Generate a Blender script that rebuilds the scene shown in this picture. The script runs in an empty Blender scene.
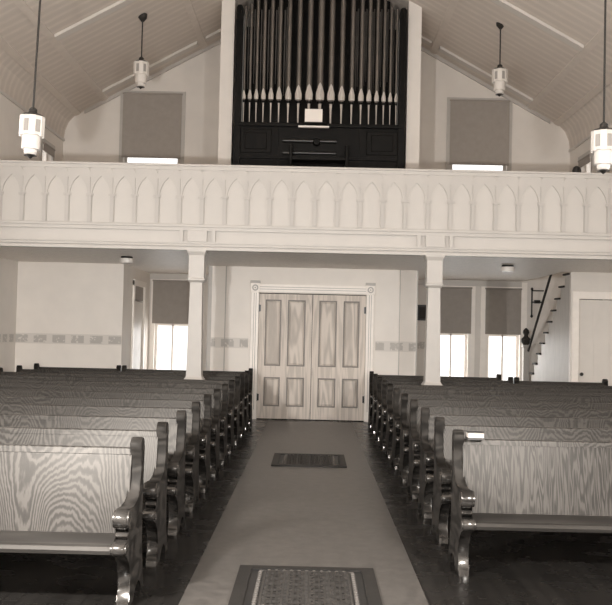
import bpy, bmesh, math, random
from mathutils import Vector, Matrix
random.seed(7)
S = bpy.context.scene
C = S.collection
PI = math.pi

# ------------------------------------------------------------------ materials
TINT = (1.0, 0.93, 0.855)
def col(g, t=TINT): return (g*t[0], g*t[1], g*t[2], 1)

def new_mat(name):
    m = bpy.data.materials.new(name); m.use_nodes = True
    nt = m.node_tree
    return m, nt, nt.nodes['Principled BSDF']
def node(nt, kind, **kw):
    n = nt.nodes.new(kind)
    for k, v in kw.items(): setattr(n, k, v)
    return n
def link(nt, a, b): nt.links.new(a, b)
def pos_map(nt, scale, loc=(0,0,0), rot=(0,0,0)):
    g = node(nt, 'ShaderNodeNewGeometry'); mp = node(nt, 'ShaderNodeMapping')
    mp.inputs['Scale'].default_value = scale
    mp.inputs['Location'].default_value = loc
    mp.inputs['Rotation'].default_value = rot
    link(nt, g.outputs['Position'], mp.inputs['Vector'])
    return mp.outputs['Vector']
def noise(nt, vec, scale, detail=3, rough=.55, dist=0):
    n = node(nt, 'ShaderNodeTexNoise')
    n.inputs['Scale'].default_value = scale; n.inputs['Detail'].default_value = detail
    n.inputs['Roughness'].default_value = rough; n.inputs['Distortion'].default_value = dist
    link(nt, vec, n.inputs['Vector'])
    return n.outputs['Fac']
def ramp(nt, fac, stops):
    r = node(nt, 'ShaderNodeValToRGB')
    e = r.color_ramp.elements
    while len(e) < len(stops): e.new(.5)
    for el, (p, c) in zip(e, stops): el.position = p; el.color = c
    link(nt, fac, r.inputs['Fac'])
    return r.outputs['Color']
def bump(nt, b, fac, strength=.2, dist=.01):
    n = node(nt, 'ShaderNodeBump'); n.inputs['Strength'].default_value = strength
    n.inputs['Distance'].default_value = dist
    link(nt, fac, n.inputs['Height']); link(nt, n.outputs['Normal'], b.inputs['Normal'])
def math_n(nt, op, a, b=None):
    n = node(nt, 'ShaderNodeMath', operation=op)
    for i, v in enumerate((a, b)):
        if v is None: continue
        if isinstance(v, (int, float)): n.inputs[i].default_value = v
        else: link(nt, v, n.inputs[i])
    return n.outputs[0]

def plain(name, g, rough=.5, tint=TINT, var=.06, scale=6, metallic=0, coat=0, spec=None):
    m, nt, b = new_mat(name)
    f = noise(nt, pos_map(nt, (1,1,1)), scale, 4)
    c = ramp(nt, f, [(.3, col(g*(1-var), tint)), (.7, col(g*(1+var), tint))])
    link(nt, c, b.inputs['Base Color'])
    b.inputs['Roughness'].default_value = rough; b.inputs['Metallic'].default_value = metallic
    b.inputs['Coat Weight'].default_value = coat
    if spec is not None: b.inputs['Specular IOR Level'].default_value = spec
    return m

DARK = (1.0, .89, .79)
M = {}
M['wall'] = plain('plaster_wall', .70, .7, var=.03, scale=3)
M['wall_low'] = plain('pale_plaster_wall', .80, .7, var=.03, scale=3)
M['white'] = plain('white_paint', .385, .45, var=.03, scale=4)
M['cream'] = plain('cream_paint', .56, .5, var=.03, scale=4)
M['pier'] = plain('pier_paint', .35, .5, var=.03, scale=4)
M['bay'] = plain('bay_paint', .37, .5, var=.02, scale=4)
M['panelwhite'] = plain('panel_paint', .405, .5, var=.02, scale=4)
M['casing'] = plain('casing_paint', .90, .4, var=.04, scale=8)
M['dim_trim'] = plain('dim_trim_paint', .46, .5, var=.05)
M['ceil_trim'] = plain('ceiling_strip_paint', .58, .5, DARK)
M['shade'] = plain('roller_shade_cloth', .31, .8, DARK, var=.05, scale=9)
M['black'] = plain('black_iron', .012, .35, DARK, var=.2)
M['bronze'] = plain('dark_bronze', .02, .35, DARK, var=.2)
M['organ_wood'] = plain('organ_black_walnut', .006, .38, DARK, var=.35, scale=9, spec=.12)
M['organ_gloss'] = plain('polished_glint_rod', .012, .3, DARK, var=.1, coat=.5)
M['pipe'] = plain('painted_organ_pipe', .20, .42, DARK, var=.12, scale=5, metallic=.75)
M['pipe_thin'] = plain('dull_pipe_metal', .10, .5, DARK, var=.15)
M['mouth'] = plain('pipe_mouth_white', .92, .4, var=.05)
M['foot'] = plain('pipe_foot_metal', .50, .4, DARK)
M['bright_white'] = plain('bright_white_paint', .70, .45, var=.03, scale=4)
M['milk'] = plain('milk_glass', .64, .3, var=.01)
M['slot'] = plain('lantern_slot', .30, .5, var=.05)
M['paper'] = plain('white_paper', .9, .7, var=.01)
M['page_edge'] = plain('yellowed_page_edges', .40, .8, DARK, var=.1)
M['book'] = plain('dark_book_cover', .03, .6, DARK)
M['tread'] = plain('dark_tread_wood', .04, .75, DARK, var=.2, spec=.15)
M['iron'] = plain('cast_iron_register', .013, .55, DARK, var=.3, scale=25, spec=.2)
M['iron_mid'] = plain('cast_iron_lattice', .028, .6, DARK, var=.4, scale=40, spec=.2)
M['iron_dark'] = plain('cast_iron_dark', .005, .5, DARK, var=.3, scale=25)
M['iron_light'] = plain('cast_iron_worn', .07, .5, DARK, var=.25, scale=60, spec=.3)
M['frame_dark'] = plain('dark_picture_wood', .025, .5, DARK)

# glass pane: clear, faint gloss
def glass():
    m, nt, b = new_mat('window_glass'); nt.nodes.remove(b)
    t = node(nt, 'ShaderNodeBsdfTransparent'); g = node(nt, 'ShaderNodeBsdfGlossy')
    g.inputs['Roughness'].default_value = .05
    mx = node(nt, 'ShaderNodeMixShader'); mx.inputs[0].default_value = .05
    link(nt, t.outputs[0], mx.inputs[1]); link(nt, g.outputs[0], mx.inputs[2])
    link(nt, mx.outputs[0], nt.nodes['Material Output'].inputs['Surface'])
    return m
M['glass'] = glass()

# varnished pew boards: contour-like flat-sawn figure
def pew_wood(name, scale, rings, lo, mid, hi, rough=.22, coat=.5, streak=(9, 9, 1.2), slope=0, amp=1, spec=.5, jag=0):
    m, nt, b = new_mat(name)
    n1 = noise(nt, pos_map(nt, scale, (3.1, 0, 7.7)), 1.0, 1.2, .4, .2)
    f = math_n(nt, 'MULTIPLY', n1, amp)
    if slope:
        g = node(nt, 'ShaderNodeNewGeometry'); sp = node(nt, 'ShaderNodeSeparateXYZ')
        link(nt, g.outputs['Position'], sp.inputs[0])
        f = math_n(nt, 'ADD', f, math_n(nt, 'MULTIPLY', sp.outputs['Z'], slope))
    if jag: f = math_n(nt, 'ADD', f, math_n(nt, 'MULTIPLY', noise(nt, pos_map(nt, (40, 40, 9)), 1.0, 2), jag))
    w = math_n(nt, 'SINE', math_n(nt, 'MULTIPLY', f, rings))
    w = math_n(nt, 'ADD', math_n(nt, 'MULTIPLY', w, .5), .5)
    n2 = noise(nt, pos_map(nt, streak), 3.0, 5, .65)
    f = math_n(nt, 'ADD', math_n(nt, 'MULTIPLY', w, .55), math_n(nt, 'MULTIPLY', n2, .5))
    c = ramp(nt, f, [(.25, col(lo, DARK)), (.5, col(mid, DARK)), (.72, col(hi, DARK))])
    link(nt, c, b.inputs['Base Color'])
    b.inputs['Roughness'].default_value = rough; b.inputs['Specular IOR Level'].default_value = spec
    b.inputs['Specular Tint'].default_value = (1, .93, .85, 1)
    b.inputs['Coat Weight'].default_value = coat; b.inputs['Coat Roughness'].default_value = .12
    bump(nt, b, f, .05, .003)
    return m
M['pew_back'] = pew_wood('figured_oak_back', (2.6, 1.3, .75), 130, .0125, .022, .042, .42, 0, slope=.95, amp=2.3, jag=.06, spec=.22)
M['pew_back_fine'] = pew_wood('straight_oak_back', (30, 1.3, 2.2), 45, .011, .021, .042, .42, 0, streak=(60, 9, 5), spec=.22, jag=.06)
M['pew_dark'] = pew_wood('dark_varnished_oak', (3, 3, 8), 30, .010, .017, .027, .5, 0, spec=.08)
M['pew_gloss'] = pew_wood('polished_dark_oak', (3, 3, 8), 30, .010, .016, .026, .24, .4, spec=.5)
M['pew_seat'] = pew_wood('seat_oak', (1, 6, 6), 8, .016, .024, .034, .45, 0, spec=.25, streak=(2, 40, 40))
M['door'] = pew_wood('grained_door_wood', (14, 4, 1.0), 26, .54, .61, .68, .55, 0, (30, 9, 2))
M['door_mould'] = plain('darker_door_moulding', .24, .45, DARK, var=.1)
M['door_panel'] = pew_wood('grained_door_panel', (7, 4, .9), 26, .48, .58, .68, .55, 0, (20, 9, 2))

def floor_mat():
    m, nt, b = new_mat('dark_floor_boards')
    br = node(nt, 'ShaderNodeTexBrick')
    br.inputs['Scale'].default_value = 1; br.inputs['Mortar Size'].default_value = .004
    br.inputs['Brick Width'].default_value = 2.4; br.inputs['Row Height'].default_value = .085
    br.inputs['Color1'].default_value = col(.008, DARK); br.inputs['Color2'].default_value = col(.012, DARK)
    br.inputs['Mortar'].default_value = col(.006, DARK)
    link(nt, pos_map(nt, (1,1,1), rot=(0,0,PI/2)), br.inputs['Vector'])
    link(nt, br.outputs['Color'], b.inputs['Base Color'])
    b.inputs['Specular IOR Level'].default_value = .15
    r = ramp(nt, noise(nt, pos_map(nt, (1,1,1)), 4, 4), [(.3, (.20,)*3+(1,)), (.7, (.32,)*3+(1,))])
    link(nt, r, b.inputs['Roughness'])
    return m
M['floor'] = floor_mat()

def runner_mat():
    m, nt, b = new_mat('grey_aisle_runner')
    v = pos_map(nt, (1,1,1))
    f = math_n(nt, 'ADD', math_n(nt, 'MULTIPLY', noise(nt, v, 11, 5, .7), .75), math_n(nt, 'MULTIPLY', noise(nt, v, 160, 2), .25))
    link(nt, ramp(nt, f, [(.38, col(.033, DARK)), (.62, col(.066, DARK))]), b.inputs['Base Color'])
    b.inputs['Roughness'].default_value = .36
    bump(nt, b, noise(nt, v, 220, 2), .15, .003)
    return m
M['runner'] = runner_mat()

# pressed ceiling boards running down the slope, with broken embossed dashes
def ceiling_mat():
    m, nt, b = new_mat('ceiling_boards')
    g = node(nt, 'ShaderNodeNewGeometry'); sp = node(nt, 'ShaderNodeSeparateXYZ')
    link(nt, g.outputs['Position'], sp.inputs[0])
    w = math_n(nt, 'SINE', math_n(nt, 'MULTIPLY', sp.outputs['Y'], 2*PI/.21))
    d = noise(nt, pos_map(nt, (2.2, 7, 2.2)), 1.8, 3)
    f = math_n(nt, 'MULTIPLY', math_n(nt, 'ADD', math_n(nt, 'MULTIPLY', w, .5), .5), d)
    c = ramp(nt, f, [(.08, col(.55, DARK)), (.30, col(.57, DARK)), (.55, col(.625, DARK))])
    link(nt, c, b.inputs['Base Color']); b.inputs['Roughness'].default_value = .6
    bump(nt, b, f, .06, .005)
    return m
M['ceiling'] = ceiling_mat()

def boards_mat(name, g, axis, pitch, depth=.35):
    m, nt, b = new_mat(name)
    gm = node(nt, 'ShaderNodeNewGeometry'); sp = node(nt, 'ShaderNodeSeparateXYZ')
    link(nt, gm.outputs['Position'], sp.inputs[0])
    fr = math_n(nt, 'FRACT', math_n(nt, 'DIVIDE', sp.outputs[axis], pitch))
    k = ramp(nt, fr, [(0, (0,0,0,1)), (.06, (1,1,1,1)), (.94, (1,1,1,1)), (1, (0,0,0,1))])
    n = noise(nt, pos_map(nt, (3,3,1)), 4, 4)
    mx = node(nt, 'ShaderNodeMix', data_type='RGBA')
    link(nt, k, mx.inputs['Factor'])
    mx.inputs['A'].default_value = col(g*.6)
    link(nt, ramp(nt, n, [(.3, col(g*.93)), (.7, col(g*1.07))]), mx.inputs['B'])
    link(nt, mx.outputs['Result'], b.inputs['Base Color'])
    b.inputs['Roughness'].default_value = .5
    bump(nt, b, k, depth, .006)
    return m
M['soffit'] = boards_mat('gallery_soffit_boards', .88, 'Y', .11)
M['beadboard'] = boards_mat('beadboard', .50, 'Y', .08)

def stencil_mat():
    m, nt, b = new_mat('stencilled_border')
    gm = node(nt, 'ShaderNodeNewGeometry'); sp = node(nt, 'ShaderNodeSeparateXYZ')
    link(nt, gm.outputs['Position'], sp.inputs[0])
    along = math_n(nt, 'ADD', sp.outputs['X'], sp.outputs['Y'])
    def band(v, period, a, bb):
        fr = math_n(nt, 'FRACT', math_n(nt, 'DIVIDE', v, period))
        return math_n(nt, 'MULTIPLY', math_n(nt, 'GREATER_THAN', fr, a), math_n(nt, 'LESS_THAN', fr, bb))
    dash = band(along, .31, .12, .80)
    zc = math_n(nt, 'SUBTRACT', sp.outputs['Z'], 1.16)
    rows = band(zc, .17, .12, .86)
    hole = noise(nt, pos_map(nt, (1,1,1)), 26, 2)
    f = math_n(nt, 'MULTIPLY', math_n(nt, 'MULTIPLY', dash, rows), math_n(nt, 'GREATER_THAN', hole, .40))
    mx = node(nt, 'ShaderNodeMix', data_type='RGBA')
    link(nt, f, mx.inputs['Factor'])
    mx.inputs['A'].default_value = col(.67); mx.inputs['B'].default_value = col(.47)
    link(nt, mx.outputs['Result'], b.inputs['Base Color']); b.inputs['Roughness'].default_value = .7
    return m
M['stencil'] = stencil_mat()

# ------------------------------------------------------------------ mesh helpers
def box(bm, x0, x1, y0, y1, z0, z1, bev=0):
    vs = [bm.verts.new((x, y, z)) for x in (x0, x1) for y in (y0, y1) for z in (z0, z1)]
    F = [(0,1,3,2), (4,6,7,5), (0,4,5,1), (2,3,7,6), (0,2,6,4), (1,5,7,3)]
    fs = [bm.faces.new([vs[i] for i in f]) for f in F]
    if bev:
        es = {e for f in fs for e in f.edges}
        bmesh.ops.bevel(bm, geom=list(es), offset=bev, segments=2, profile=.5, affect='EDGES')
    return fs
def prism_x(bm, pts, x0, x1, bev=0):
    """pts are (y, z) outlines, extruded along X"""
    a = [bm.verts.new((x0, p[0], p[1])) for p in pts]
    b = [bm.verts.new((x1, p[0], p[1])) for p in pts]
    n = len(pts)
    fa = bm.faces.new(a); fb = bm.faces.new(b[::-1])
    for i in range(n): bm.faces.new((a[i], b[i], b[(i+1) % n], a[(i+1) % n]))
    if bev:
        es = list(set(fa.edges) | set(fb.edges))
        bmesh.ops.bevel(bm, geom=es, offset=bev, segments=2, profile=.5, affect='EDGES')
def prism_y(bm, pts, y0, y1):
    a = [bm.verts.new((p[0], y0, p[1])) for p in pts]
    b = [bm.verts.new((p[0], y1, p[1])) for p in pts]
    n = len(pts)
    bm.faces.new(a); bm.faces.new(b[::-1])
    for i in range(n): bm.faces.new((a[i], b[i], b[(i+1) % n], a[(i+1) % n]))
def lathe(bm, prof, cx=0, cy=0, seg=20, phase=0):
    rings = []
    for r, z in prof:
        r = max(r, 1e-4)
        rings.append([bm.verts.new((cx+r*math.cos(2*PI*k/seg+phase), cy+r*math.sin(2*PI*k/seg+phase), z)) for k in range(seg)])
    for i in range(len(rings)-1):
        for k in range(seg):
            bm.faces.new((rings[i][k], rings[i][(k+1) % seg], rings[i+1][(k+1) % seg], rings[i+1][k]))
    bm.faces.new(rings[0][::-1]); bm.faces.new(rings[-1])
def square_stack(bm, prof, cx=0, cy=0):
    """square section column: list of (half width, z)"""
    lathe(bm, [(h*math.sqrt(2), z) for h, z in prof], cx, cy, 4, PI/4)
def rod(bm, p, q, r, seg=10):
    p, q = Vector(p), Vector(q); d = (q-p).normalized()
    a = d.orthogonal().normalized(); b = d.cross(a)
    A = [bm.verts.new(p+(a*math.cos(2*PI*k/seg)+b*math.sin(2*PI*k/seg))*r) for k in range(seg)]
    B = [bm.verts.new(q+(a*math.cos(2*PI*k/seg)+b*math.sin(2*PI*k/seg))*r) for k in range(seg)]
    for k in range(seg): bm.faces.new((A[k], A[(k+1) % seg], B[(k+1) % seg], B[k]))
    bm.faces.new(A[::-1]); bm.faces.new(B)
def build(name, bm, mat, parent=None, smooth=False):
    bmesh.ops.recalc_face_normals(bm, faces=bm.faces[:])
    me = bpy.data.meshes.new(name); bm.to_mesh(me); bm.free()
    if smooth:
        for p in me.polygons: p.use_smooth = True
        me.set_sharp_from_angle(angle=math.radians(35))
    me.materials.append(mat)
    o = bpy.data.objects.new(name, me); C.objects.link(o)
    if parent is not None: o.parent = parent
    return o
def B(): return bmesh.new()
def one_box(name, mat, parent, *d, bev=0):
    bm = B(); box(bm, *d, bev=bev); return build(name, bm, mat, parent)
def thing(name, label, cat, loc=(0,0,0), group=None):
    o = bpy.data.objects.new(name, None); C.objects.link(o); o.location = loc
    o.empty_display_size = .1
    o['label'] = label; o['category'] = cat
    if group: o['group'] = group
    return o
def tag(o, label, cat, group=None):
    o['label'] = label; o['category'] = cat
    if group: o['group'] = group
    return o
def struct(o, label=None, cat=None):
    o['kind'] = 'structure'
    if label: o['label'] = label
    if cat: o['category'] = cat
    return o
def struct_root(name, loc, label=None, cat=None):
    o = bpy.data.objects.new(name, None); C.objects.link(o); o.location = loc
    return struct(o, label, cat)
def dup(root, loc, label):
    r = root.copy(); C.objects.link(r); r.location = loc; r['label'] = label
    for ch in list(root.children):
        c = ch.copy(); C.objects.link(c); c.parent = r
        for g in list(ch.children):
            d = g.copy(); C.objects.link(d); d.parent = c
    return r

def wall_y(bm, x0, x1, z0, z1, y0, y1, holes):
    """wall slab facing -Y with rectangular holes (x0,x1,z0,z1)"""
    xs = sorted({x0, x1, *[h[0] for h in holes], *[h[1] for h in holes]})
    for a, b in zip(xs, xs[1:]):
        cuts = sorted([(h[2], h[3]) for h in holes if h[0] < (a+b)/2 < h[1]])
        z = z0
        for c, d in cuts:
            if c > z: box(bm, a, b, y0, y1, z, c)
            z = d
        if z < z1: box(bm, a, b, y0, y1, z, z1)
def wall_x(bm, y0, y1, z0, z1, x0, x1, holes):
    ys = sorted({y0, y1, *[h[0] for h in holes], *[h[1] for h in holes]})
    for a, b in zip(ys, ys[1:]):
        cuts = sorted([(h[2], h[3]) for h in holes if h[0] < (a+b)/2 < h[1]])
        z = z0
        for c, d in cuts:
            if c > z: box(bm, x0, x1, a, b, z, c)
            z = d
        if z < z1: box(bm, x0, x1, a, b, z, z1)

# ------------------------------------------------------------------ dimensions
EYE = 1.47
W = 4.90            # half width of the nave
BACK = 17.3         # street wall
FRONT = -5.0
GAL = 11.95         # gallery front plane
SOF = 2.51          # gallery soffit
GFL = 2.75          # gallery floor
DW = 14.87          # vestibule wall with the double door
def ceil_z(x): return 8.12-.55*abs(x)

# ------------------------------------------------------------------ shell
struct(one_box('floor', M['floor'], None, -W-.2, W+.2, FRONT-.2, BACK+.2, -.1, 0))

up_win = [(-3.72, -2.64, 4.25, 5.95), (2.60, 3.68, 4.25, 5.95)]
low_l = (-3.03, -2.35, .45, 2.36)
low_r1 = (2.36, 2.99, .45, 2.36); low_r2 = (3.36, 3.98, .45, 2.36)
bm = B(); wall_y(bm, -W-.2, W+.2, 0, 5.06, BACK, BACK+.2, [(h[0], h[1], h[2], 5.06) for h in up_win]+[low_l, low_r1, low_r2])
# gable part, cut by the two tall windows
xs = [-W-.2, -4.68, -3.72, -2.64, 0, 2.60, 3.68, 4.68, W+.2]
for a, b in zip(xs, xs[1:]):
    z0 = 5.95 if (a, b) in ((-3.72, -2.64), (2.60, 3.68)) else 5.06
    prism_y(bm, [(a, z0), (b, z0), (b, ceil_z(b)+.1), (a, ceil_z(a)+.1)], BACK, BACK+.2)
struct(build('wall_back', bm, M['wall']))

side_holes = [(y, y+1.25, 1.1, 4.2) for y in (-2.6, 1.2, 5.0, 8.8)]+[(15.9, 16.55, 4.0, 4.70)]
for sgn, nm in ((-1, 'left'), (1, 'right')):
    bm = B(); wall_x(bm, FRONT, BACK, 0, 5.06, *sorted((sgn*W, sgn*(W+.2))), side_holes)
    struct(build('wall_'+nm, bm, M['wall']))
front_holes = [(-3.7, -2.3, 1.1, 4.4), (-.9, .9, 2.0, 5.6), (2.3, 3.7, 1.1, 4.4)]
bm = B(); wall_y(bm, -W-.2, W+.2, 0, 8.3, FRONT-.2, FRONT, front_holes)
struct(build('wall_front', bm, M['wall']))

bm = B()
for s in (-1, 1):
    prism_y(bm, [(s*4.68, ceil_z(4.68)), (0, 8.116), (0, 8.25), (s*4.72, ceil_z(4.68)+.13)], FRONT-.1, BACK+.1)
    prism_y(bm, [(s*W, 5.06), (s*4.87, 5.25), (s*4.80, 5.42), (s*4.68, ceil_z(4.68)), (s*4.72, ceil_z(4.68)+.13), (s*(W+.15), 5.5), (s*(W+.2), 5.06)], FRONT-.1, BACK+.1)
struct(build('ceiling', bm, M['ceiling']))

# light ribs running up the slopes, and the long border strips
k = 0
for s in (-1, 1):
    for y in (16.8, 13.65, 10.55, 7.45):
        for xa, xb in ((4.03, 2.28), (2.12, .2)):
            bm = B()
            p = [(s*xa, ceil_z(xa)), (s*xb, ceil_z(xb))]
            prism_y(bm, [p[0], p[1], (p[1][0], p[1][1]-.05), (p[0][0], p[0][1]-.05)], y-.085, y+.085)
            k += 1; struct(build('trim_%d' % k, bm, M['cream']))
    for x in (2.20, 4.09, 4.62):
        bm = B()
        prism_y(bm, [(s*(x+.05), ceil_z(x+.05)+.01), (s*(x-.05), ceil_z(x-.05)+.01), (s*(x-.05), ceil_z(x-.05)-.022), (s*(x+.05), ceil_z(x+.05)-.022)], FRONT, BACK)
        k += 1; struct(build('trim_%d' % k, bm, M['ceil_trim']))
    k += 1
    struct(one_box('trim_%d' % k, M['cream'], None, *sorted((s*W, s*(W-.03))), FRONT, BACK, 5.03, 5.08))
# gable trim following the slope on the back wall
for s in (-1, 1):
    bm = B(); prism_y(bm, [(s*4.5, ceil_z(4.5)), (s*1.8, ceil_z(1.8)), (s*1.8, ceil_z(1.8)-.07), (s*4.5, ceil_z(4.5)-.07)], BACK-.05, BACK)
    k += 1; struct(build('trim_%d' % k, bm, M['dim_trim']))

# vestibule below the organ, with the double door opening
DX, DZ = .888, 2.085
bm = B(); wall_y(bm, -1.73, 1.73, 0, SOF, DW, DW+.15, [(-DX, DX, 0, DZ)])
box(bm, -1.73, -1.58, DW+.15, BACK, 0, SOF); box(bm, 1.58, 1.73, DW+.15, BACK, 0, SOF)
struct(build('wall_vestibule', bm, M['wall_low']))
struct(one_box('wall_vestibule_inner', M['organ_wood'], None, -1.58, 1.58, DW+1.2, DW+1.25, 0, SOF))
# left corner room: front wall and its side wall with a doorway
bm = B(); box(bm, -W, -3.14, DW, DW+.15, 0, SOF)
wall_x(bm, DW+.15, BACK, 0, SOF, -3.29, -3.14, [(15.75, 16.65, 0, 2.2)])
struct(build('wall_corner_room', bm, M['wall_low']))
# stair enclosure on the right: narrow door wall plus beadboard under the stair
EX, ED = 4.13, 14.42
bm = B(); wall_y(bm, EX, W, 0, SOF, ED, ED+.08, [(EX+.13, W-.02, 0, 2.08)])
struct(build('wall_stair_closet', bm, M['bright_white']))

# stencilled border strips and thin wall seams
for d in ((-W+.005, -3.145, DW-.004, DW), (-1.725, -1.05, DW-.004, DW), (1.05, 1.725, DW-.004, DW), (1.735, 2.2, BACK-.004, BACK), (-W, -W+.004, 12.2, DW-.01)):
    k += 1; struct(one_box('trim_%d' % k, M['stencil'], None, *d, 1.16, 1.33))
for x in (-1.44, 1.44):
    k += 1; struct(one_box('trim_%d' % k, M['dim_trim'], None, x-.008, x+.008, DW-.006, DW, 0, SOF))
k += 1; struct(one_box('trim_%d' % k, M['dim_trim'], None, 1.715, 1.735, DW-.006, DW+.01, 0, SOF))
k += 1; struct(one_box('trim_%d' % k, M['dim_trim'], None, -1.735, -1.67, DW-.006, DW+.01, 0, SOF))
# header beams over the two alcoves
for a, b in ((-3.14, -1.73), (1.73, 4.0)):
    k += 1; struct(one_box('trim_%d' % k, M['cream'], None, a, b, BACK-.04, BACK, 2.40, SOF))

# ------------------------------------------------------------------ windows
wn = 0
def window_y(x0, x1, z0, z1, y, face=1, case=.11, mull=True, mat='casing', sash_z=None):
    """window in a wall facing -Y (face=1)"""
    global wn; wn += 1
    r = struct_root('window_%d' % wn, ((x0+x1)/2, y, z0))
    o = Vector(r.location)
    def bx(bm, a, b, c, d, e, f): box(bm, a-o.x, b-o.x, c-o.y, d-o.y, e-o.z, f-o.z)
    f = face
    bm = B(); t = sorted((y-.03*f, y))
    bx(bm, x0-case, x0, *t, z0-.04, z1+.02); bx(bm, x1, x1+case, *t, z0-.04, z1+.02)
    bx(bm, x0-case, x1+case, *sorted((y-.036*f, y)), z1+.0, z1+case)
    build('window_casing', bm, M[mat], r)
    bm = B(); bx(bm, x0-case-.03, x1+case+.03, *sorted((y-.09*f, y)), z0-.06, z0-.02); build('window_sill', bm, M[mat], r)
    bm = B(); s = sorted((y+.08*f, y+.12*f)); w = .05
    bx(bm, x0, x0+w, *s, z0, z1); bx(bm, x1-w, x1, *s, z0, z1); bx(bm, x0+w, x1-w, *s, z1-w, z1); bx(bm, x0+w, x1-w, *s, z0, z0+w)
    if sash_z: bx(bm, x0+w, x1-w, *s, sash_z-.02, sash_z+.02)
    if mull: bx(bm, (x0+x1)/2-.018, (x0+x1)/2+.018, *s, z0+w, z1-w)
    build('sash', bm, M[mat], r)
    bm = B(); bx(bm, x0+.01, x1-.01, y+.099*f, y+.103*f, z0+.01, z1-.01) if f > 0 else bx(bm, x0+.01, x1-.01, y-.103, y-.099, z0+.01, z1-.01)
    build('pane', bm, M['glass'], r)
    return r
def window_x(y0, y1, z0, z1, x, s, mat='casing'):
    """window in a side wall; s is the side"""
    global wn; wn += 1
    r = struct_root('window_%d' % wn, (x, (y0+y1)/2, z0)); o = Vector(r.location)
    def bx(bm, a, b, c, d, e, f):
        a, b = sorted((a, b)); box(bm, a-o.x, b-o.x, c-o.y, d-o.y, e-o.z, f-o.z)
    bm = B()
    bx(bm, x, x-.03*s, y0-.1, y0, z0-.04, z1+.02); bx(bm, x, x-.03*s, y1, y1+.1, z0-.04, z1+.02)
    bx(bm, x, x-.036*s, y0-.1, y1+.1, z1, z1+.1); bx(bm, x, x-.09*s, y0-.13, y1+.13, z0-.06, z0-.02)
    build('window_casing', bm, M[mat], r)
    bm = B(); X = (x+.08*s, x+.12*s); w = .04
    bx(bm, *X, y0, y0+w, z0, z1); bx(bm, *X, y1-w, y1, z0, z1); bx(bm, *X, y0, y1, z0, z0+w); bx(bm, *X, y0, y1, z1-w, z1)
    bx(bm, *X, y0, y1, (z0+z1)/2-.02, (z0+z1)/2+.02)
    build('sash', bm, M['casing'], r)
    bm = B(); bx(bm, x+.099*s, x+.103*s, y0+.01, y1-.01, z0+.01, z1-.01); build('pane', bm, M['glass'], r)
    return r
def shade_y(x0, x1, z0, z1, y, label, group=None):
    t = thing('roller_shade', label, 'window shade', ((x0+x1)/2, y, z1), group)
    h = (x1-x0)/2
    bm = B(); rod(bm, (-h, 0, -.02), (h, 0, -.02), .018); build('roller', bm, M['shade'], t, True)
    bm = B(); box(bm, -h+.01, h-.01, -.003, .003, z0-z1, -.02); build('cloth', bm, M['shade'], t)
    bm = B(); box(bm, -h+.01, h-.01, -.008, .006, z0-z1-.012, z0-z1+.012); build('hem_bar', bm, M['shade'], t)
    return t
for h in up_win: window_y(*h, BACK, case=.09, mull=False, mat='dim_trim')
window_y(*low_l, BACK, case=.08, sash_z=1.53)
window_y(*low_r1, BACK, case=.13, sash_z=1.47)
window_y(*low_r2, BACK, case=.13, sash_z=1.47)
shade_y(-3.76, -2.60, 4.745, 6.0, BACK-.06, 'dark roller shade drawn down in the gallery window left of the organ')
shade_y(2.56, 3.72, 4.745, 6.0, BACK-.06, 'dark roller shade drawn down in the gallery window right of the organ')
shade_y(-3.08, -2.30, 1.56, 2.39, BACK-.06, 'dark roller shade half drawn in the window left of the double door')
shade_y(2.31, 3.05, 1.50, 2.38, BACK-.06, 'dark half-drawn roller shade in the window just right of the right column')
shade_y(3.30, 4.00, 1.50, 2.38, BACK-.06, 'dark half-drawn roller shade in the window beside the stair')
for s in (-1, 1):
    for h in side_holes: window_x(*h, s*W, s, 'dim_trim' if h[0] > 15 else 'casing')
for s, nm in ((-1, 'left'), (1, 'right')):
    t = thing('roller_shade', 'dark roller shade in the small window on the %s side wall of the gallery' % nm, 'window shade', (s*(W-.05), 16.225, 4.73))
    bm = B(); rod(bm, (0, -.34, -.02), (0, .34, -.02), .018); build('roller', bm, M['shade'], t, True)
    bm = B(); box(bm, -.003, .003, -.34, .34, -.16, -.02); build('cloth', bm, M['shade'], t)
for h in front_holes: window_y(*h, FRONT, face=-1, case=.12, mat='casing')

# doorway in the corner room side wall
r = struct_root('door_3', (-3.14, 16.2, 0))
bm = B(); box(bm, 0, .03, -.55, -.45, 0, 2.28); box(bm, 0, .03, .45, .55, 0, 2.28); box(bm, 0, .034, -.55, .55, 2.2, 2.3); build('door_casing', bm, M['casing'], r)
bm = B(); box(bm, -.045, -.005, -.45, .45, .01, 1.92); build('door_leaf', bm, M['bright_white'], r)
bm = B(); box(bm, -.045, -.005, -.45, .45, 1.95, 2.2); build('transom', bm, M['shade'], r)

# ------------------------------------------------------------------ double door
d1 = struct_root('door_1', (0, DW, 0))
bm = B()
for s in (-1, 1):
    a, b = sorted((s*(DX), s*(DX+.125)))
    box(bm, a, b, -.035, 0, 0, 2.10, .004)
    for q in (.03, .062, .095): 
        c = s*(DX+q); box(bm, c-.006, c+.006, -.042, -.03, .16, 2.08)
    box(bm, a-.004, b+.004, -.045, 0, 0, .16, .004)
box(bm, -DX, DX, -.035, 0, 2.10, 2.225, .004)
for z in (2.125, 2.163, 2.20): box(bm, -DX, DX, -.043, -.03, z-.006, z+.006)
cs = build('door_casing', bm, M['casing'], d1)
bm = B()
for s in (-1, 1):
    for q in (.046, .079): c = s*(DX+q); box(bm, c-.005, c+.005, -.037, -.03, .16, 2.08)
for z in (2.144, 2.182): box(bm, -DX, DX, -.037, -.03, z-.005, z+.005)
build('flute_shade', bm, M['dim_trim'], cs)  # dim strips between the fillets paint in the shade of grooves
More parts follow.
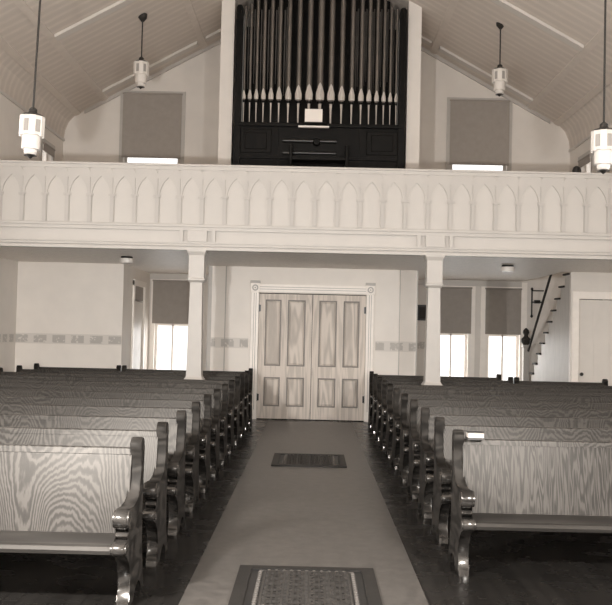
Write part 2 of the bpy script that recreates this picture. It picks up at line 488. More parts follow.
for s in (-1, 1):
    cx = s*(DX+.0625)
    bm = B(); box(bm, cx-.075, cx+.075, -.055, 0, 2.09, 2.24, .005)
    o = build('corner_block', bm, M['casing'], d1)
    bm = B(); box(bm, cx-.08, cx+.08, -.06, 0, 2.24, 2.285, .004); build('block_cap', bm, M['dim_trim'], o)
    bm = B()
    for (r0, r1, y0, y1) in ((.030, .052, -.066, -.054), (.0, .014, -.068, -.054)):
        seg = 20
        for q in range(seg):
            a0, a1 = 2*PI*q/seg, 2*PI*(q+1)/seg
            P = [(cx+r*math.cos(a), 2.165+r*math.sin(a)) for r, a in ((max(r0, .001), a0), (r1, a0), (r1, a1), (max(r0, .001), a1))]
            prism_y(bm, P, y0, y1)
    build('rosette', bm, M['dim_trim'], o)
for s in (-1, 1):
    x0, x1 = sorted((s*.004, s*(DX-.004)))
    out = x0 if s < 0 else x1
    # stiles measured from the outer (hinge) side inwards
    def X(u): return out-s*u
    px = [(.104, .371), (.478, .773)]
    pz = [(.215, .695), (.88, 1.975)]
    bm = B()
    uc = [0, .104, .371, .478, .773, DX-.008]
    for i in (0, 2, 4):
        a, b = sorted((X(uc[i]), X(uc[i+1]))); box(bm, a, b, .01, .05, .012, 2.07)
    for a_, b_ in px:
        a, b = sorted((X(a_), X(b_)))
        for z0, z1 in ((.012, .215), (.695, .88), (1.975, 2.07)): box(bm, a, b, .01, .05, z0, z1)
    leaf = build('door_leaf', bm, M['door'], d1)
    for a_, b_ in px:
        for z0, z1 in pz:
            a, b = sorted((X(a_), X(b_)))
            bm = B()
            # raised field sloping down to a sunk margin
            o4 = [(a, z0), (b, z0), (b, z1), (a, z1)]; g = .05
            i4 = [(a+g, z0+g), (b-g, z0+g), (b-g, z1-g), (a+g, z1-g)]
            V = [bm.verts.new((p[0], .042, p[1])) for p in o4]; U = [bm.verts.new((p[0], .018, p[1])) for p in i4]
            for q in range(4): bm.faces.new((V[q], V[(q+1) % 4], U[(q+1) % 4], U[q]))
            bm.faces.new(U)
            build('door_panel', bm, M['door_panel'], leaf)
            bm = B()
            for (c, d, e, f) in ((a, b, z0, z0+.022), (a, b, z1-.022, z1), (a, a+.022, z0+.022, z1-.022), (b-.022, b, z0+.022, z1-.022)): box(bm, c, d, .006, .03, e, f, .006)
            build('panel_moulding', bm, M['door_mould'], leaf)
    for z in (.36, 1.83):
        bm = B(); box(bm, *sorted((X(-.012), X(.03))), -.002, .012, z-.055, z+.055); rod(bm, (X(-.004), 0, z-.065), (X(-.004), 0, z+.065), .009)
        build('hinge', bm, M['bronze'], leaf)

# narrow closet door under the stair
d2 = struct_root('door_2', (EX, ED, 0))
bm = B(); box(bm, .02, .13, -.03, 0, 0, 2.2, .004); box(bm, .13, .72, -.03, 0, 2.08, 2.2, .004); build('door_casing', bm, M['casing'], d2)
bm = B()
cx0, cx1 = .135, .705
for a, b, c, d in ((cx0, cx0+.09, .01, 2.07), (cx1-.09, cx1, .01, 2.07), (cx0+.24, cx1-.24, .2, .62), (cx0+.24, cx1-.24, .80, 1.95), (cx0+.09, cx1-.09, .01, .2), (cx0+.09, cx1-.09, .62, .80), (cx0+.09, cx1-.09, 1.95, 2.07)):
    box(bm, a, b, .012, .05, c, d)
leaf = build('door_leaf', bm, M['bright_white'], d2)
bm = B(); box(bm, cx0+.05, cx1-.05, .022, .04, .1, 2.0); build('door_panel', bm, M['bright_white'], leaf)
bm = B(); lathe(bm, [(.010, 0), (.026, .018), (.030, .035), (.018, .052)], 0, 0, 14)
bmesh.ops.rotate(bm, verts=bm.verts, cent=(0,0,0), matrix=Matrix.Rotation(PI/2, 3, 'X'))
bmesh.ops.translate(bm, verts=bm.verts, vec=(cx0+.045, .012, .88))
build('door_knob', bm, M['bronze'], leaf, True)

# ------------------------------------------------------------------ gallery
bm = B(); box(bm, -W, 4.0, GAL+.06, BACK, SOF, GFL); box(bm, 4.0, W, GAL+.06, ED+.03, SOF, GFL)
g = build('floor_gallery', bm, M['soffit']); struct(g)

PIT = .301; NB = 32
gf = thing('gallery_front', 'white gallery front of pointed arch panels spanning the nave', 'balcony', (0, GAL, SOF))
def gz(z): return z-SOF
bm = B()
box(bm, -W, W, .015, .06, gz(2.51), gz(3.60))
build('backing_board', bm, M['panelwhite'], gf)
bm = B()
box(bm, -W, W, -.022, .10, gz(3.63), gz(3.66), .008); box(bm, -W, W, -.006, .08, gz(3.585), gz(3.63))
build('top_rail', bm, M['white'], gf)
bm = B()
box(bm, -W, W, -.03, .015, gz(2.815), gz(2.85), .006); box(bm, -W, W, -.015, .015, gz(2.77), gz(2.815))
box(bm, -W, W, -.012, .015, gz(2.600), gz(2.625)); box(bm, -W, W, .002, .015, gz(2.588), gz(2.600)); box(bm, -W, W, -.03, .015, gz(2.560), gz(2.588), .005); box(bm, -W, W, -.006, .06, gz(2.548), gz(2.560)); box(bm, -W, W, -.05, .06, gz(2.505), gz(2.548), .006)
for s in (-1, 1):
    xc = 1.61 if s > 0 else -1.555; box(bm, xc-.13, xc+.13, -.028, .015, gz(2.62), gz(2.77), .004)
    box(bm, xc-.24, xc-.19, -.02, .015, gz(2.62), gz(2.77)); box(bm, xc+.19, xc+.24, -.02, .015, gz(2.62), gz(2.77))
build('fascia', bm, M['white'], gf)
# one bay: frame with a pointed opening
def bay_mesh():
    bm = B()
    hw, sp, pk, sill = .119, 3.22, 3.475, 2.86
    zt, zb, ho = 3.585, 2.85, PIT/2
    inner = [(-hw, sill), (-hw, sp-.15), (-hw, sp)]
    n = 7
    arc = []
    R = (hw*hw+(pk-sp)**2)/(2*hw)
    for i in range(1, n+1):
        a = (i/n)*math.asin((pk-sp)/R)
        arc.append((-hw+R-R*math.cos(a), sp+R*math.sin(a)))
    inner += arc
    right = [(-p[0], p[1]) for p in inner[::-1][1:]]
    inner += right
    outer = []
    for i, (x, z) in enumerate(inner):
        if i == 0: outer.append((-ho, zb))
        elif i == len(inner)-1: outer.append((ho, zb))
        elif z <= sp: outer.append((-ho if x < 0 else ho, z))
        else:
            if abs(x) < 1e-6: outer.append((0, zt))
            else:
                t = (z-sp)/(pk-sp); 
                if t < .55: outer.append((math.copysign(ho, x), sp+(zt-sp)*t/.55))
                else: outer.append((math.copysign(ho*(1-(t-.55)/.45), x), zt))
    y0, y1 = .002, .015
    L = []
    for y in (y0, y1):
        L.append(([bm.verts.new((p[0], y, gz(p[1]))) for p in inner], [bm.verts.new((p[0], y, gz(p[1]))) for p in outer]))
    m = len(inner)
    for q in range(m):
        r_ = (q+1) % m
        bm.faces.new((L[0][0][q], L[0][0][r_], L[0][1][r_], L[0][1][q]))
        bm.faces.new((L[0][0][q], L[1][0][q], L[1][0][r_], L[0][0][r_]))
        bm.faces.new((L[0][1][q], L[0][1][r_], L[1][1][r_], L[1][1][q]))
    # impost block and thin half columns either side
    for s in (-1, 1):
        box(bm, *sorted((s*ho, s*(ho-.05))), -.008, y0, gz(sp-.01), gz(sp+.02))
    return bm
bay0 = build('arch_panel', bay_mesh(), M['bay'], gf)
bm = B(); box(bm, -.022, .022, -.008, .002, gz(2.86), gz(3.22)); box(bm, -.03, .03, -.014, .002, gz(3.205), gz(3.235)); box(bm, -.007, .007, -.006, .002, gz(3.235), gz(3.46))
pier0 = build('arch_pier', bm, M['pier'], gf)
for src, n, off in ((bay0, NB, .5), (pier0, NB-1, 1)):
    for i in range(n):
        o = src if i == 0 else src.copy()
        if i: C.objects.link(o); o.parent = gf
        o.location = ((i-NB/2+off)*PIT, 0, 0)

# columns carrying the gallery
for s, nm in ((-1, 'left'), (1, 'right')):
    t = thing('column', 'white square tapered column among the %s pews under the gallery' % nm, 'column', (1.61 if s > 0 else -1.555, 12.02, 0), None)
    bm = B(); square_stack(bm, [(.12, 0), (.12, .75)]); build('pedestal', bm, M['white'], t)
    bm = B(); square_stack(bm, [(.128, .75), (.128, .79), (.122, .80), (.104, .825), (.099, .845), (.079, 2.10)]); build('shaft', bm, M['white'], t)
    bm = B(); square_stack(bm, [(.085, 2.08), (.115, 2.11), (.115, 2.13), (.102, 2.14), (.102, 2.44), (.125, 2.49), (.125, SOF)]); build('capital', bm, M['white'], t)

# ------------------------------------------------------------------ organ chamber and organ
OX = .045
OD = 15.42          # organ case front
struct_z = [(-1.70, -1.47), (1.555, 1.785)]
bm = B()
for a, b in struct_z:
    prism_y(bm, [(a, GFL), (b, GFL), (b, ceil_z(b)+.02), (a, ceil_z(a)+.02)], 15.5, BACK)
prism_y(bm, [(-1.47, GFL), (1.555, GFL), (1.555, ceil_z(1.555)), (0, ceil_z(0)), (-1.47, ceil_z(1.47))], 16.75, 16.85)
struct(build('wall_organ_chamber', bm, M['wall']))

og = thing('pipe_organ', 'black pipe organ with white mouthed pipes in the gallery', 'organ', (OX, OD, GFL))
def oz(z): return z-GFL
HW = 1.47
bm = B()
box(bm, -HW, HW, .02, .9, 0, oz(5.0)); box(bm, -HW, HW, -.045, .12, oz(4.98), oz(5.045), .01)
box(bm, -HW, HW, -.02, .03, oz(4.42), oz(4.47), .008)
for x in (-1.42, -.75, .75, 1.42): box(bm, x-.05, x+.05, -.005, .03, 0, oz(4.98))
build('case', bm, M['organ_wood'], og)
for x0, x1 in ((-1.36, -.82), (.82, 1.36)):
    bm = B(); box(bm, x0, x1, .0, .03, oz(4.52), oz(4.93), .012); box(bm, x0+.08, x1-.08, -.012, .01, oz(4.58), oz(4.87), .012); build('case_panel', bm, M['organ_wood'], og)
bm = B()
box(bm, -HW+.1, HW-.1, .55, .6, oz(5.0), oz(6.9))
prism_y(bm, [(-1.22, oz(5)), (1.22, oz(5)), (1.22, oz(7.38)), (0, oz(7.95)), (-1.22, oz(7.38))], .5, .55)
build('backboard', bm, M['organ_wood'], og)
for s in (-1, 1):
    bm = B(); 
    arc = [(s*1.415+.058*math.cos(a*PI/8), oz(7.03)+.058*math.sin(a*PI/8)) for a in range(9)]
    prism_y(bm, [(s*1.415-.058, 0), (s*1.415+.058, 0)]+arc, -.03, .1)
    build('end_post', bm, M['organ_wood'], og)
# front rank of nineteen pipes
offs = [0, .190, .374, .550, .711, .850, .982, 1.105, 1.218, 1.322]
front = sorted([-o for o in offs[1:]]+offs)
def pipe(x, r, top, mouth_h):
    zf0, zf1, zm = oz(5.045), oz(5.41), oz(5.47)
    bm = B(); lathe(bm, [(r, zm-.03), (r, top)], x, .09, 18); 
    p = build('pipe', bm, M['pipe'], og, True)
    bm = B(); lathe(bm, [(r*.26, zf0), (r*.40, zf1-.1), (r*.50, zf1-.03), (r*.50, zf1)], x, .09, 14); build('pipe_foot', bm, M['foot'], p, True)
    bm = B(); lathe(bm, [(r*.9, zf1), (r*1.02, zf1+.02), (r*1.02, zm-.02), (r*.9, zm-.02)], x, .09, 18); build('pipe_collar', bm, M['organ_wood'], p, True)
    # leaf shaped upper lip wrapped round the front of the pipe
    bm = B(); n, mcol = 9, 7
    rows = []
    for i in range(n+1):
        t = i/n
        wd = (1-t**1.8)**.75*(.80+.30*math.sin(PI*min(t*1.6, 1)))
        wd = min(wd, .98)*80
        rr = r*1.22+.006
        rows.append([bm.verts.new((x+rr*math.sin(math.radians(wd*(2*j/(mcol-1)-1))), .09-rr*math.cos(math.radians(wd*(2*j/(mcol-1)-1))), zm+mouth_h*t)) for j in range(mcol)])
    for i in range(n):
        for j in range(mcol-1): bm.faces.new((rows[i][j], rows[i][j+1], rows[i+1][j+1], rows[i+1][j]))
    geom = bm.faces[:]
    bmesh.ops.solidify(bm, geom=geom, thickness=.006)
    build('pipe_mouth', bm, M['mouth'], p, True)
for x in front:
    t = abs(x)/1.322
    pipe(x, .056-.034*t**.8, oz(7.75-.55*t-(.10 if t > .9 else 0)), .30-.145*t)
# thin inner rank glimpsed between the front pipes
mids = [(a+b)/2 for a, b in zip(front, front[1:])]
for i, x in enumerate(mids):
    if abs(x) < .55: continue
    bm = B()
    z0 = oz(6.25+.12*math.sin(i*2.1)); r = .013
    lathe(bm, [(r*.4, z0-.55), (r, z0), (r, oz(6.60)), (r*1.3, oz(6.60)), (r*1.3, oz(6.68)), (r, oz(6.68)), (r, oz(7.12))], x-.012, .30, 10)
    lathe(bm, [(r*.4, z0-.45), (r, z0+.1), (r, oz(6.62)), (r, oz(7.2))], x+.022, .38, 10)
    build('thin_pipe', bm, M['pipe_thin'], og, True)
bm = B()
box(bm, -.45, .45, -.30, .0, oz(4.36), oz(4.42), .01); box(bm, -.5, -.45, -.30, 0, oz(3.6), oz(4.62), .01); box(bm, .45, .5, -.30, 0, oz(3.6), oz(4.62), .01)
build('key_desk', bm, M['organ_wood'], og)
bm = B(); box(bm, -.36, .36, -.28, -.08, oz(4.42), oz(4.445)); build('keyboard', bm, M['organ_wood'], og)
bm = B(); box(bm, -.36, .17, -.12, -.05, oz(4.955), oz(4.985), .006)
build('music_rest', bm, M['mouth'], og)
bm = B(); box(bm, -.25, .12, -.20, -.045, oz(5.012), oz(5.029)); build('page_ledge', bm, M['organ_wood'], og)
for z, rr in ((4.74, .035), (4.53, .03)): bm = B(); rod(bm, (-.62, 0, oz(z)), (.30, 0, oz(z)), rr, 16); build('glint_rod', bm, M['organ_gloss'], og, True)  # glossy rods added to catch highlight lines across the case front
bm = B(); lathe(bm, [(.05, 0), (.07, .02), (.05, .06)], 0, 0, 14)
bmesh.ops.rotate(bm, verts=bm.verts, cent=(0,0,0), matrix=Matrix.Rotation(PI/2, 3, 'X')); bmesh.ops.translate(bm, verts=bm.verts, vec=(-.04, -.0, oz(4.72)))
build('drawstop', bm, M['organ_wood'], og, True)
bm = B(); box(bm, -.15, .15, -.006, .006, 0, .245)
bmesh.ops.rotate(bm, verts=bm.verts, cent=(0,0,0), matrix=Matrix.Rotation(math.radians(-12), 3, 'X'))
o = build('sheet_music', bm, M['paper']); o.location = (OX-.10, OD-.15, 5.032)
tag(o, 'white sheet of music propped on the organ music rest', 'sheet music')

# ------------------------------------------------------------------ pendant lanterns
def lantern_root(label, loc, rodlen):
    """loc is the bottom tip; the body is .49 high"""
    t = thing('pendant_lamp', label, 'pendant lamp', loc, None)
    bm = B(); lathe(bm, [(.07, .0), (.05, .012)], 0, 0, 8); lathe(bm, [(.006, -.03), (.03, -.01), (.05, .004)], 0, 0, 10); build('finial', bm, M['bronze'], t, True)
    bm = B(); lathe(bm, [(.052, .012), (.066, .03), (.066, .062), (.093, .066), (.093, .205), (.075, .212)], 0, 0, 24); build('lower_glass', bm, M['milk'], t, True)
    # six broad white glass fins round a cage with grey slots between
    bm = B(); lathe(bm, [(.088, .20), (.116, .205), (.116, .40), (.08, .42)], 0, 0, 12, PI/12); body = build('upper_glass', bm, M['milk'], t)
    def around(name, mat, ph, d):
        bm = B()
        for q in range(6):
            tmp = B(); box(tmp, *d, .005)
            bmesh.ops.rotate(tmp, verts=tmp.verts, cent=(0,0,0), matrix=Matrix.Rotation(q*PI/3-PI/2+ph, 3, 'Z'))
            me = bpy.data.meshes.new('t'); tmp.to_mesh(me); tmp.free(); bm.from_mesh(me); bpy.data.meshes.remove(me)
        build(name, bm, M[mat], t)
    around('glass_fin', 'milk', 0, (.100, .126, -.034, .034, .195, .40))
    around('grey_slot', 'slot', PI/6, (.100, .119, -.024, .024, .235, .36))
    bm = B(); lathe(bm, [(.122, .40), (.10, .42), (.05, .435), (.042, .45), (.042, .475), (.02, .495)], 0, 0, 20); build('cap', bm, M['bronze'], t, True)
    bm = B(); rod(bm, (0,0,.48), (0,0,rodlen), .011); build('stem', bm, M['bronze'], t, True)
    bm = B(); lathe(bm, [(.02, rodlen-.10), (.07, rodlen-.04), (.075, rodlen+.03)], 0, 0, 16); build('canopy', bm, M['bronze'], t, True)
    return t
LX = 2.89
for s, nm in ((-1, 'left'), (1, 'right')):
    z = 3.185 if s < 0 else 3.155; lt = lantern_root('large near white glass lantern hanging before the gallery on the %s' % nm, (2.91 if s > 0 else -2.905, 9.08, z), ceil_z(LX)-z); lt.rotation_euler = (0, .03 if s < 0 else 0, -s*math.atan(LX/9.08))
for s, nm in ((-1, 'left'), (1, 'right')):
    z = 5.36; lt = lantern_root('far white glass lantern on short stem, above the gallery %s of the organ' % nm, (2.945 if s > 0 else -2.87, 14.47, z), ceil_z(LX)-z); lt.rotation_euler.z = -s*math.atan(LX/14.47)
# flush lights under the gallery
for s, nm, x in ((-1, 'left', -2.77), (1, 'right', 2.87)):
    t = thing('ceiling_light', 'small white drum ceiling light under the gallery, %s side' % nm, 'ceiling light', (x, 13.3, SOF), None)
    bm = B(); lathe(bm, [(.085, 0), (.09, -.02), (.07, -.03)], 0, 0, 20); build('rim', bm, M['bronze'], t, True)
    bm = B(); lathe(bm, [(.10, -.028), (.105, -.05), (.095, -.095), (.05, -.105)], 0, 0, 20); build('glass_drum', bm, M['milk'], t, True)

# ------------------------------------------------------------------ stair to the gallery
st = thing('staircase', 'steep white stair with dark treads rising to the gallery at right', 'stair', (EX, BACK, 0))
def sy(D): return D-BACK
steps = [(16.84-.243*i, .787+.1905*i) for i in range(10)]
pts = [(sy(17.26), 0), (sy(17.26), .60)]
poly = [(sy(17.27), 0), (sy(17.27), .58)]
zprev = .58
for D, z in steps:
    poly += [(sy(D+.12), zprev), (sy(D+.12), z-.03)]; zprev = z-.03
poly += [(sy(ED+.09), zprev), (sy(ED+.09), 0)]
bm = B(); prism_x(bm, poly, 0, .03); build('beadboard_side', bm, M['beadboard'], st)
for i, (D, z) in enumerate(steps):
    bm = B(); box(bm, -.035, .70, sy(D-.125), sy(D+.15), z-.03, z, .006); build('tread', bm, M['tread'], st)
    bm = B(); box(bm, .03, .70, sy(D+.10), sy(D+.118), z-.19, z-.03); build('riser', bm, M['bright_white'], st)
bm = B(); box(bm, .03, .70, sy(16.97), sy(17.27), 0, .60); build('landing', bm, M['tread'], st)
bm = B(); rod(bm, (-.06, sy(16.96), 1.19), (-.06, sy(15.38), 2.57), .021); build('handrail', bm, M['tread'], st, True)
bm = B(); square_stack(bm, [(.055, 0), (.055, 1.24), (.07, 1.26), (.07, 1.30)], -.06, sy(17.15)); nw = build('newel_post', bm, M['white'], st)
bm = B(); lathe(bm, [(.05, 1.30), (.088, 1.36), (.088, 1.41), (.04, 1.46), (.035, 1.48), (.06, 1.53), (.05, 1.58), (.01, 1.62)], -.06, sy(17.15), 16); build('finial', bm, M['tread'], nw, True)

# dark wall rack beside the stair
rk = thing('wall_rack', 'dark metal wall rack with two arms above the stair handrail', 'rack', (4.20, BACK, 1.85))
bm = B(); rod(bm, (0, -.03, 0), (0, -.03, .52), .014); 
for z in (0, .52): lathe(bm, [(.01, z-.03), (.03, z), (.01, z+.03)], 0, -.03, 10)
build('upright', bm, M['black'], rk, True)
for z in (.27, .49):
    bm = B(); rod(bm, (0, -.03, z), (.22, -.05, z), .012); rod(bm, (0, -.03, z), (.0, -.0, z), .012); build('arm', bm, M['black'], rk, True)
bm = B(); box(bm, .04, .15, -.09, -.01, .245, .31, .005); build('holder', bm, M['black'], rk)
# dark notice frame on the alcove wall
pf = thing('picture_frame', 'small dark framed picture on the wall behind the right column', 'picture', (2.17, BACK, 1.72))
bm = B(); box(bm, -.16, .13, -.03, 0, 0, .30, .006); build('frame', bm, M['frame_dark'], pf)
bm = B(); box(bm, -.12, .09, -.034, -.03, .04, .26); build('picture', bm, M['tread'], pf)
# stairwell newel up in the gallery
nn = thing('stairwell_post', 'white gallery post with dark ball cap beside the right lantern', 'post', (4.16, 14.3, GFL))
bm = B(); square_stack(bm, [(.045, 0), (.045, 1.28)]); build('post', bm, M['white'], nn)
bm = B(); lathe(bm, [(.045, 1.28), (.068, 1.32), (.072, 1.37), (.055, 1.42), (.02, 1.445)], 0, 0, 18); build('ball_cap', bm, M['black'], nn, True)

# ------------------------------------------------------------------ aisle
rn = one_box('aisle_runner', M['runner'], None, -.675, .665, FRONT+1.5, DW-.35, 0, .006)
tag(rn, 'long plain grey runner covering the centre aisle', 'carpet runner')
def register(y0, y1, label):
    t = thing('floor_register', label, 'floor grate', (0, (y0+y1)/2, .006), None)
    h, l = .41, (y1-y0)/2
    bm = B()
    for a, b, c, d in ((-h, h, -l, -l+.07), (-h, h, l-.07, l), (-h, -h+.075, -l+.07, l-.07), (h-.075, h, -l+.07, l-.07)): box(bm, a, b, c, d, 0, .012)
    build('rim', bm, M['iron'], t)
    one_box('grille_well', M['iron_dark'], t, -h+.075, h-.075, -l+.07, l-.07, 0, .003)
    ih, il = h-.16, l-.10
    bm = B()
    n = 17
    for i in range(n+1):
        x = -ih+2*ih*i/n; box(bm, x-.006, x+.006, -il, il, .003, .010)
    n = 24
    for i in range(n+1):
        y = -il+2*il*i/n; box(bm, -ih, ih, y-.006, y+.006, .003, .009)
    # diagonal scroll rings laid over the lattice
    for ix in range(4):
        for iy in range(6):
            cx, cy = -ih+ih*2*(ix+.5)/4, -il+il*2*(iy+.5)/6
            for q in range(12):
                a0, a1 = 2*PI*q/12, 2*PI*(q+1)/12
                P = [(cx+r_*math.cos(a), cy+r_*math.sin(a)) for r_, a in ((.036, a0), (.050, a0), (.050, a1), (.036, a1))]
                vs = [bm.verts.new((*p, .0125)) for p in P]; bm.faces.new(vs)
    build('lattice', bm, M['iron_mid'], t)
    bm = B()
    for s in (-1, 1):
        x = s*(ih+.028)
        m_ = int(2*il/.042)
        for i in range(m_): lathe(bm, [(.014, .003), (.012, .009), (.004, .012)], x, -il+(i+.5)*2*il/m_, 6)
        y = s*(il+.012)
        m_ = int(2*ih/.042)
        for i in range(m_): lathe(bm, [(.014, .003), (.012, .009), (.004, .012)], -ih+(i+.5)*2*ih/m_, y, 6)
    bx_, by_ = ih+.036, il+.02
    for a, b, c, d in ((-bx_, bx_, -by_, -by_+.016), (-bx_, bx_, by_-.016, by_), (-bx_, -bx_+.016, -by_+.016, by_-.016), (bx_-.016, bx_, -by_+.016, by_-.016)): box(bm, a, b, c, d, .003, .006)
    build('bead_border', bm, M['iron_light'], t)
    return t
register(4.72, 5.60, 'ornate iron floor register nearest the camera in the aisle')
register(9.75, 10.70, 'ornate iron floor register halfway down the aisle')

# ------------------------------------------------------------------ pews
def arc(cx, cz, r, a0, a1, n):
    return [(cx+r*math.cos(math.radians(a0+(a1-a0)*i/n)), cz+r*math.sin(math.radians(a0+(a1-a0)*i/n))) for i in range(n+1)]
def end_profile():
    """(u, z): u points forward, towards the front of the seat"""
    p = [(-.155, 0), (-.15, .05), (-.10, .14), (-.07, .28), (-.058, .48), (-.075, .70), (-.082, .78)]
    p += arc(-.032, .808, .050, 190, 20, 8)                 # rolled head
    p += [(.014, .785), (.004, .76), (.004, .70), (.012, .64), (.030, .58), (.065, .54), (.12, .522), (.20, .518)]
    p += [(.28, .524)]
    p += arc(.325, .477, .053, 105, -80, 9)                 # arm scroll
    p += [(.305, .42), (.30, .412), (.33, .406), (.342, .392), (.325, .376), (.30, .37)]
    p += [(.365, .368)] + arc(.385, .335, .034, 75, -85, 6)  # seat nose roll
    p += [(.33, .285), (.27, .24), (.235, .18), (.225, .11), (.24, .06), (.265, .035), (.27, 0)]
    p += [(.14, 0), (.13, .035), (.08, .075), (0, .085), (-.05, .06), (-.07, 0)]
    return [(-u, z) for u, z in p]                          # local y = -u
def seat_profile():
    p = [(.075, .350), (.16, .340), (.26, .336), (.33, .345), (.365, .352), (.392, .347), (.405, .330), (.398, .310), (.37, .302), (.30, .308), (.075, .318)]
    return [(-u, z) for u, z in p]
def back_profile():
    f = [(.088, .33), (.045, .56), (.000, .785)]
    b = [(-.022, .785), (.022, .56), (.062, .25), (.085, .25)]
    return [(-u, z) for u, z in f+b]
def rail_profile():
    p = [(.0115, .766), (.0055, .797), (.001, .802), (-.020, .802), (-.024, .797), (-.022, .766)]
    return [(-u, z) for u, z in p]
T = .066
meshes = {}
def make_pew(L, label, backmat='pew_back'):
    r = thing('pew', label, 'pew', (0,0,0), None)
    h = L/2
    bm = B(); prism_x(bm, back_profile(), -h+T-.01, h-T+.01); build('backrest', bm, M[backmat], r)
    bm = B(); prism_x(bm, seat_profile(), -h+T-.01, h-T+.01); build('seat', bm, M['pew_seat'], r, True)
    bm = B(); prism_x(bm, rail_profile(), -h+T-.005, h-T+.005); build('top_rail', bm, M['pew_back'], r)
    for s in (-1, 1):
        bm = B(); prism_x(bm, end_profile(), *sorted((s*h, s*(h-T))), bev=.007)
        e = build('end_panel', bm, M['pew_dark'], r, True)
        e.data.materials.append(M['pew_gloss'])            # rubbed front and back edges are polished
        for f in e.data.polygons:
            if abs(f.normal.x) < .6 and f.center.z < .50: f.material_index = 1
        bm = B(); x0, x1 = sorted((s*(h+.008), s*(h-T-.008)))
        rod(bm, (x0, -.325, .477), (x1, -.325, .477), .047, 18)
        build('arm_scroll', bm, M['pew_gloss'], e, True)
        bm = B(); rod(bm, (x0, -.385, .335), (x1, -.385, .335), .027, 14); build('seat_scroll', bm, M['pew_gloss'], e, True)
    return r
ORD = ['front', 'second', 'third', 'fourth', 'fifth', 'sixth', 'seventh', 'eighth', 'ninth', 'tenth', 'eleventh', 'twelfth']
RP = .8436
AL, AR, OUT = .925, .925, 4.40
def pew_label(side, i, n, extra=''):
    if i == 0: return 'front row varnished wooden pew %s of the aisle%s' % (side, extra)
    if i == n-1: return 'rearmost varnished wooden pew beside the aisle on the %s%s' % (side, extra)
    return 'varnished wooden pew %s of the aisle, %s row from the camera%s' % (side, ORD[i], extra)
full = short = wallp = None
def place(L, x0, D, label, group, key):
    loc = (x0+L/2, D, 0)
    if key not in meshes:
        r = make_pew(L, label, 'pew_back_fine' if key == 'fine' else 'pew_back'); r.location = loc; meshes[key] = r
    else: r = dup(meshes[key], loc, label)
    r['group'] = group
    return r
LF = OUT-AL; LS = 3.0-AL; LW = OUT-3.022
GL, GR = 'pews left of the aisle', 'pews right of the aisle'
for i in range(12):
    D = 5.0+RP*i
    if i == 11:
        place(LS, -3.0, D, pew_label('left', i, 12), GL, 'short')
        place(LW, -OUT, D, 'short wooden pew at the back left corner beside the wall', 'short pews by the side walls', 'wall')
    else: place(LF, -OUT, D, pew_label('left', i, 12), GL, 'full')
for i in range(11):
    D = 5.80+RP*i
    key = 'fine' if i in (0,) else 'full'
    if i == 10: place(LS, AR, D, pew_label('right', i, 11), GR, 'short')
    elif i == 9:
        place(LS, AR, D, pew_label('right', i, 11), GR, 'short')
        place(LW, 3.022, D, 'short wooden pew near the closet door by the right wall', 'short pews by the side walls', 'wall')
    else: place(LF, AR, D, pew_label('right', i, 11, ' with a book on its back' if i == 0 else ''), GR, key)

# book lying on the back of the front right pew
bk = thing('hymn_book', 'pale paged book lying on the front right pew back', 'book', (1.055, 5.79, .803))
bm = B(); box(bm, -.05, .05, -.055, .04, .014, .044); build('pages', bm, M['page_edge'], bk)
bm = B(); box(bm, -.053, .055, -.058, .043, 0, .014); box(bm, -.053, .055, -.058, .043, .044, .047); box(bm, .05, .055, -.058, .043, .014, .044); build('cover', bm, M['book'], bk)

for o in C.objects:
    g = {'pendant_lamp': 'white glass pendant lanterns', 'roller_shade': 'dark roller shades in the windows', 'column': 'columns under the gallery',
         'ceiling_light': 'drum lights under the gallery', 'floor_register': 'iron registers in the aisle'}.get(o.name.split('.')[0])
    if g and o.parent is None: o['group'] = g

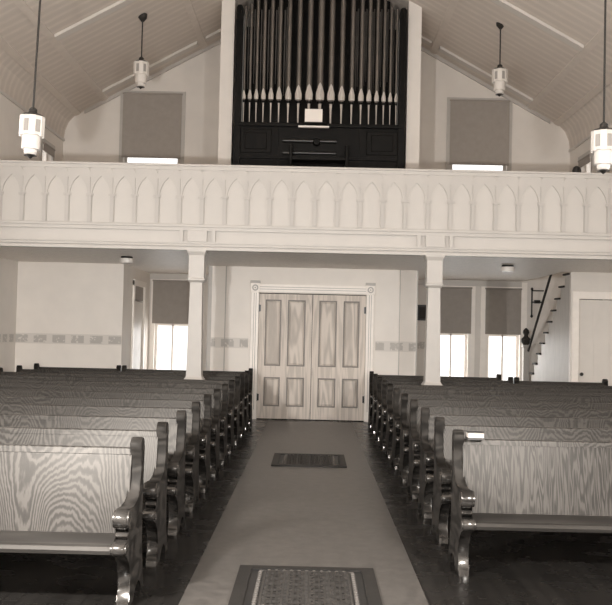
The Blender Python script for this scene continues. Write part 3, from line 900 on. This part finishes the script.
# ------------------------------------------------------------------ daylight
def area(name, loc, rot, sx, sy_, power, colr=(1, .985, .965)):
    l = bpy.data.lights.new(name, 'AREA'); l.shape = 'RECTANGLE'; l.size = sx; l.size_y = sy_
    l.energy = power; l.color = colr
    o = bpy.data.objects.new(name, l); C.objects.link(o); o.location = loc; o.rotation_euler = rot
    return o
P_SIDE = [30, 130, 60, 60]
for s, kk in ((-1, 1.25), (1, .8)):
    for h, p in zip(side_holes[:4], P_SIDE):
        area('window_daylight', (s*(W+.16), (h[0]+h[1])/2, (h[2]+h[3])/2), (0, s*PI/2, 0), h[3]-h[2], h[1]-h[0], p*kk)
for h, p in zip(front_holes, (30, 40, 28)):
    area('window_daylight', ((h[0]+h[1])/2, FRONT-.16, (h[2]+h[3])/2), (PI/2, 0, 0), h[1]-h[0], h[3]-h[2], p)

for h in (low_l, low_r1, low_r2):
    area('window_daylight', ((h[0]+h[1])/2, BACK+.16, 1.0), (-PI/2, 0, 0), h[1]-h[0], .9, 10)
# photographer's flash, plus two unseen lamps added to brighten the front pews
for loc, pw in (((-.34, .2, 1.75), 180), ((-1.75, 2.9, 1.75), 1250), ((1.75, 2.9, 1.75), 720)):
    fl = bpy.data.lights.new('flash_and_fill_lamp', 'POINT'); fl.energy = pw; fl.shadow_soft_size = .07; fl.color = (1, .985, .965)
    fo = bpy.data.objects.new('flash_and_fill_lamp', fl); C.objects.link(fo); fo.location = loc

w = bpy.data.worlds.new('sky'); S.world = w; w.use_nodes = True
bg = w.node_tree.nodes['Background']; bg.inputs[0].default_value = (1, .985, .965, 1); bg.inputs[1].default_value = 1.6

# ------------------------------------------------------------------ camera
cam = bpy.data.cameras.new('camera'); co = bpy.data.objects.new('camera', cam); C.objects.link(co)
cam.sensor_fit = 'HORIZONTAL'; cam.sensor_width = 36; cam.lens = 36*900/612; cam.clip_end = 200
Yc = Vector((312-306, -(331-302.5), -900)).normalized()
Zc = Vector((.0227, .9997, 0)); Zc = (Zc-Yc*Zc.dot(Yc)).normalized()
Xc = Yc.cross(Zc)
R = Matrix((Xc, Yc, Zc))           # columns of world->camera are X,Y,Z, so rows here give camera->world
co.matrix_world = Matrix.Translation((0, 0, EYE)) @ R.to_4x4()
S.camera = co

S.view_settings.view_transform = 'Standard'; S.view_settings.look = 'None'
S.view_settings.gamma = 1; S.view_settings.use_curve_mapping = False
S.view_settings.exposure = 0.0
S.cycles.use_denoising = True
S.cycles.max_bounces = 8; S.cycles.diffuse_bounces = 5
